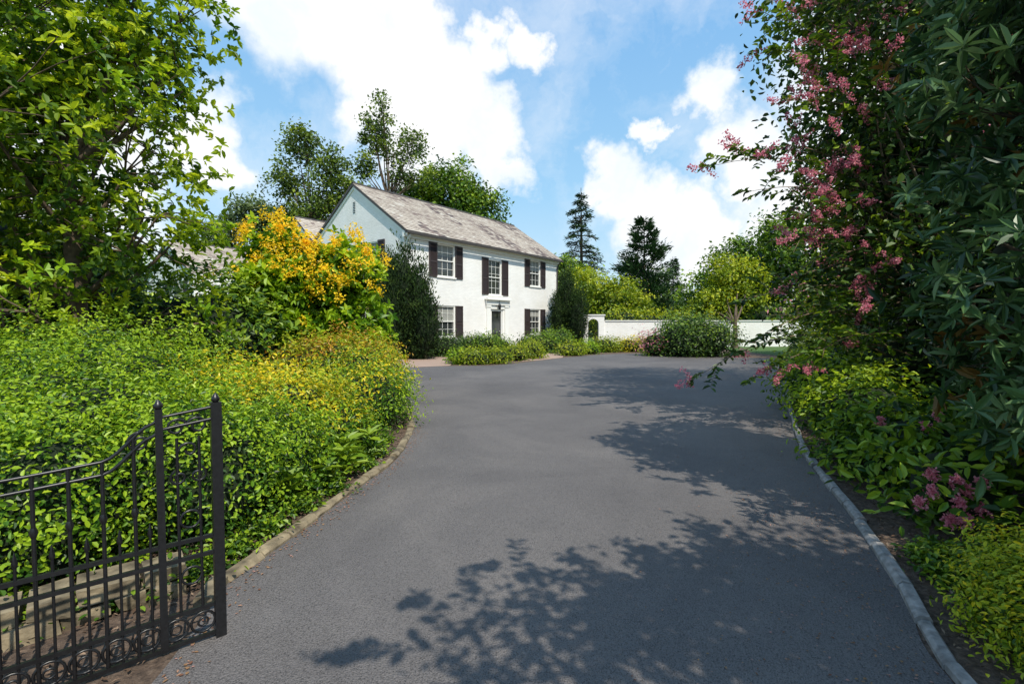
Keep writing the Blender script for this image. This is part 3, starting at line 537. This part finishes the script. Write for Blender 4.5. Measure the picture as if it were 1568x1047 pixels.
for (x0,y0,x1,y1,h) in [(-95,50,-16,62,9),(-20,66,30,74,7.0),(8,60,60,58,6),(34,40,70,30,9),(-70,10,-60,55,10),(-40,38,-24,44,6),(22,34,36,24,6)]:
    n=int(math.hypot(x1-x0,y1-y0)/2.4)
    for i in range(n):
        t_=i/n; x=x0+(x1-x0)*t_+R.normal(0,1); y=y0+(y1-y0)*t_+R.normal(0,1.5); h2=h*R.uniform(.65,1.2)
        shrub('',[(x,y,h2*.5,2.4,2.2,h2*.5)],M[['mid','dark','oakfar','mid'][int(R.integers(4))]],.6,.6,1.2,mb=mb,far=True,stick=.35)
mb.obj('distant_trees')
# ---------------------------------------------------------------- RIGHT vegetation
def panicle(mb,p,ax,L,r,n,mat='pink',sz=.026):
    ax=nrm(np.array(ax,float)); t_=R.random(n); P=p+ax*(t_*L)[:,None]+usph(n)*(r*(1-.6*t_)*R.random(n)**.4)[:,None]; leaves(mb,P,sz,.8,M[mat],np.clip(R.normal(.5,.28,n),0,1),up=.2,far=True)
def spray(mb,p0,p1,arch,size,mat,bark,flower=0,nt_=9,lt=.45,r0=.014,droop=0,fs=1.0):
    p0=np.array(p0,float);p1=np.array(p1,float); m_=(p0+p1)/2+np.array([0,0,arch]); B=bez(p0,m_,p1,14); mb.tube(B,np.linspace(r0,.003,14),bark,5)
    for q in range(nt_+1):
        t_=.3+.7*q/nt_; i=t_*13; i0=min(12,int(i)); c=B[i0]+(B[i0+1]-B[i0])*(i-i0); tg=nrm(B[i0+1]-B[i0])
        if q==nt_: e=c+tg*lt*.4
        else: e=c+nrm(tg*.8+R.normal(size=3)*.75+np.array([0,0,-droop]))*lt*R.uniform(.5,1.1)
        W=bez(c,(c+e)/2+[0,0,.04],e,6); mb.tube(W,np.linspace(.004,.0015,6)*fs,bark,4)
        n=16; tt=np.linspace(.1,1,n); P=np.array([[np.interp(x,np.linspace(0,1,6),W[:,z]) for z in range(3)] for x in tt]); tw=nrm(e-c); sd=nrm(np.cross(tw,[.1,.2,1]))
        sg=np.where(np.arange(n)%2==0,1,-1)[:,None]; leaves(mb,P,size,.5,mat,np.clip(R.normal(.5,.25,n),0,1),adir=tw*.5+sd*sg+R.normal(size=(n,3))*.3,up=.5)
        if flower and R.random()<flower:
            panicle(mb,e,tw+[0,0,.2],.17*fs,.07*fs,80,sz=.024*fs); panicle(mb,e-tw*.03,nrm(R.normal(size=3)),.16*fs,.05*fs,40,sz=.024*fs)
S7=1.32
def s7(x,y,z): return (x*S7,y*S7,1.5+(z-1.5)*S7)
mb=MB()
cm0=[(4.8,5.6,3.4,1.5,1.5,1.6),(4.6,5.6,5.2,1.5,1.5,1.6),(4.9,5.4,1.9,1.3,1.2,1.0),(5.6,6.6,6.5,2,1.8,1.8),(6.2,5.8,4.2,1.6,1.5,2),(3.9,5.6,2.4,.75,.9,.8),(3.85,5.5,3.7,.75,.9,.8)]
cm=[(*s7(*b[:3]),b[3]*S7,b[4]*S7,b[5]*S7) for b in cm0]
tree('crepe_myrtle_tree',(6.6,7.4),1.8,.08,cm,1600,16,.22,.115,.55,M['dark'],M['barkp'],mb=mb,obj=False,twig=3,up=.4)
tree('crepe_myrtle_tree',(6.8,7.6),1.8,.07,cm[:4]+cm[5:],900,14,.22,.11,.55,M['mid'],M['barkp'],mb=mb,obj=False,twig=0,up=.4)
for tgt,ar,fl in [((2.15,5.1,3.15),.5,.55),((2.45,5.0,2.85),.4,.35),((2.7,5.2,3.35),.4,.4),((2.95,5.1,3.8),.4,.4),((2.8,5.1,4.3),.4,.35),((2.75,5.0,5.0),.4,.35),((3.0,5.1,4.7),.3,.35),((2.75,5.0,2.35),.35,.5),((3.0,5.0,2.0),.3,.25),((2.45,5.0,1.75),.35,.15),((2.6,4.9,1.4),.4,.1),((1.95,4.9,1.0),.6,.35),((2.55,5,.95),.5,.1),((3.1,4.9,1.2),.3,.1),((3.2,5.4,2.9),.3,.4),((3.3,5.4,5.6),.3,.3),((3.0,5.4,5.9),.3,.3),((3.1,5.1,2.6),.3,.4),((3.3,5.0,1.6),.3,.1),((3.2,5.2,4.2),.3,.4),((3.4,5.0,2.2),.3,.3),((2.6,5.0,4.6),.3,.3)]:
    spray(mb,s7(4.3+R.normal(0,.2),5.4,tgt[2]*.75+.4),s7(*tgt),ar*S7,.105,M['dark'] if R.random()<.45 else M['mid'],M['barkp'],fl,lt=.58,fs=S7,nt_=10)
for i in range(60):
    b2=cm[[0,1,5,6,3,6,0][int(R.integers(7))]]; d=usph(1)[0]; d[0]=-abs(d[0]); d[1]=-abs(d[1])*.6; d=nrm(d); p=np.array(b2[:3])+d*np.array(b2[3:])*1.03; panicle(mb,p,d+[0,0,.3],.2,.08,70,sz=.03); panicle(mb,p,R.normal(size=3),.2,.06,35,sz=.03)
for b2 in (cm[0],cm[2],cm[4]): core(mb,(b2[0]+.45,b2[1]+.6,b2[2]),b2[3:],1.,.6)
mb.obj('crepe_myrtle_tree')
mb=MB()
mg=[(3.8,3.15,1.9,.95,.9,1.1),(3.95,3.1,3.2,1.1,1.0,1.2),(3.7,3.0,1.0,.75,.75,.65),(4.3,3.2,4.4,1.3,1.1,1.2),(4.5,2.6,2.4,1,1,1.6)]
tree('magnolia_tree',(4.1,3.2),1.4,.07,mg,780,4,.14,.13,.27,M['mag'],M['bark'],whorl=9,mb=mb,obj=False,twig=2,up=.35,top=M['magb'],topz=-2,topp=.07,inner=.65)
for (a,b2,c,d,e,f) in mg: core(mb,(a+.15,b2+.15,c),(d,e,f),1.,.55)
mb.obj('magnolia_tree')
tree('dogwood_tree',(8.8,11),2.2,.12,[(9.6,11,3.0,1.8,1.8,1.8),(10.3,11,5.2,2.2,2,2.2),(9,10.4,1.6,1.1,1.1,.9),(12,11.5,3.5,2.2,2,3)],600,28,.24,.15,.5,M['mid'],M['bark'],far=True,twig=8)
tree('holly_tree',(12.5,14),2.2,.14,[(12.4,15,2.8,1.6,1.6,2.6),(14.5,16,4.5,2.5,2,3.4),(13.2,14,6.4,2.4,2,2.4)],500,28,.28,.18,.5,M['dark'],M['bark'],far=True,twig=8)
tree('flowering_tree',(14.6,20),2.4,.14,[(14.1,20.5,2.4,1.6,1.6,2.0),(15.6,21,4.4,2.4,2,2.6),(13.6,22,1.8,1.2,1.3,1.3)],600,28,.3,.18,.5,M['ylg'],M['bark'],far=True,twig=6,top=M['pink'],topz=.1,topp=.15)
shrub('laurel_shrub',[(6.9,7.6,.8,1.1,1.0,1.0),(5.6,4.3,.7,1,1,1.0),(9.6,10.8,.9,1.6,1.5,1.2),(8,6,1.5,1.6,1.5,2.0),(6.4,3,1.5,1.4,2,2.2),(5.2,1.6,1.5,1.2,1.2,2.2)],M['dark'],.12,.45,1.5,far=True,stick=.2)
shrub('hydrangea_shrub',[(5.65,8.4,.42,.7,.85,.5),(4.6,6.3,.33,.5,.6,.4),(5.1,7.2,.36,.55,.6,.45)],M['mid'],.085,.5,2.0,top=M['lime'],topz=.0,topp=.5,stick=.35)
shrub('spirea_shrub',[(7.6,11.3,.45,.85,.8,.6),(9.6,14.6,.45,1,1,.65)],M['ylg'],.09,.5,2,far=True,stick=.25)
shrub('perennial_plants',[(3.75,5.1,.22,.35,.45,.28),(3.45,4.5,.2,.3,.35,.25)],M['mid'],.09,.35,1.6,stick=.45,cs=.5)
mb=MB(); shrub('x',[(3.3,3.55,.3,.4,.4,.4),(3.75,4.4,.35,.45,.5,.42)],M['mid'],.1,.45,1.6,mb=mb,stick=.25,cs=.6)
for p in [(2.82,3.2,.36),(2.95,3.15,.3),(2.9,3.3,.44),(2.98,3.2,.42),(2.78,3.25,.26),(3.3,4.3,.6),(3.6,4.05,.7),(3.45,4.0,.62),(2.85,3.1,.2),(3.05,3.2,.36),(3.15,3.2,.42),(3.1,3.15,.26),(2.95,3.1,.2)]:
    panicle(mb,np.array(p),(-.2,-.2,.6),.06,.055,150,sz=.02)
for p in [((3.3,3.6,0),(2.85,3.2,.4)),((3.3,3.6,0),(2.95,3.2,.44))]: mb.tube(bez(np.array(p[0]),np.array([3.0,3.3,.4]),np.array(p[1]),6),.006,M['barkp'],5)
mb.obj('pink_flowering_shrub')
carpet('vinca_groundcover',[(2.62,2.95),(2.75,3.0),(2.55,2.75),(2.85,2.8),(2.65,2.6),(2.95,2.95),(3.0,2.6)],M['mid'],.04,3200,.04,.075)
shrub('nandina_shrub',[(2.45,2.2,.13,.26,.24,.22),(2.75,2.35,.18,.28,.28,.24),(2.33,1.9,.1,.22,.24,.18)],M['ylg'],.03,.42,1.7,stick=.5,cs=.4,top=M['gold'],topz=.2,topp=.25,rc=.05,cstd=.33)
mb=MB(); tree('crepe_myrtle_tree',(3.9,-.9),2.0,.09,[(2.6,.15,3.5,1.1,.75,.5),(3.4,-.2,4.0,1.3,1.2,.9),(1.5,.2,3.4,.6,.45,.3),(2.8,1.0,3.1,.55,.6,.4),(3.1,.7,3.0,.8,.8,.5)],600,16,.15,.09,.55,M['dark'],M['barkp'],mb=mb,obj=False,twig=3,inner=.2)
for tgt in [(.8,.5,3.4),(1.2,.8,3.5),(1.7,.9,3.4),(2.1,1.1,3.3),(2.6,1.5,3.2),(.6,.1,3.4),(2.4,1.2,2.9),(1.4,.4,3.3),(2.0,.7,3.3)]:
    spray(mb,(2.8,.1,3.4),tgt,.2,.09,M['dark'],M['barkp'],.2,lt=.4,nt_=8)
mb.obj('crepe_myrtle_tree')
# ---------------------------------------------------------------- litter, chips
n=1500; mb=MB(); y=R.uniform(1.6,8,n); xr=np.interp(y,RE[::-1,1],RE[::-1,0]); x=xr-.03-np.abs(R.normal(0,.55,n)); P=np.c_[x,y,np.full(n,.014)]; leaves(mb,P,.014,.6,M['litter'],R.random(n),up=4,fold=.1,droop=.02)
n=450; y=R.uniform(1.9,7,n); xl=np.interp(y,LE[:,1],LE[:,0]); P=np.c_[xl+.02+np.abs(R.normal(0,.07,n)),y,np.full(n,.014)]; leaves(mb,P,.018,.6,M['litter'],R.random(n),up=4,fold=.1,droop=.02); mb.obj('fallen_leaves')
mb=MB()
for E,sg in((RE,1),(LE,-1)):
    n=4000; y=R.uniform(1.8,9,n); e=np.interp(y,E[::-1,1],E[::-1,0]) if sg>0 else np.interp(y,E[:,1],E[:,0])
    P=np.c_[e+sg*(.1+R.uniform(0,1.1,n)),y,R.uniform(.008,.03,n)]; leaves(mb,P,.035,.35,M['chip'],R.random(n),up=2,far=True)
mb.obj('mulch_chips')
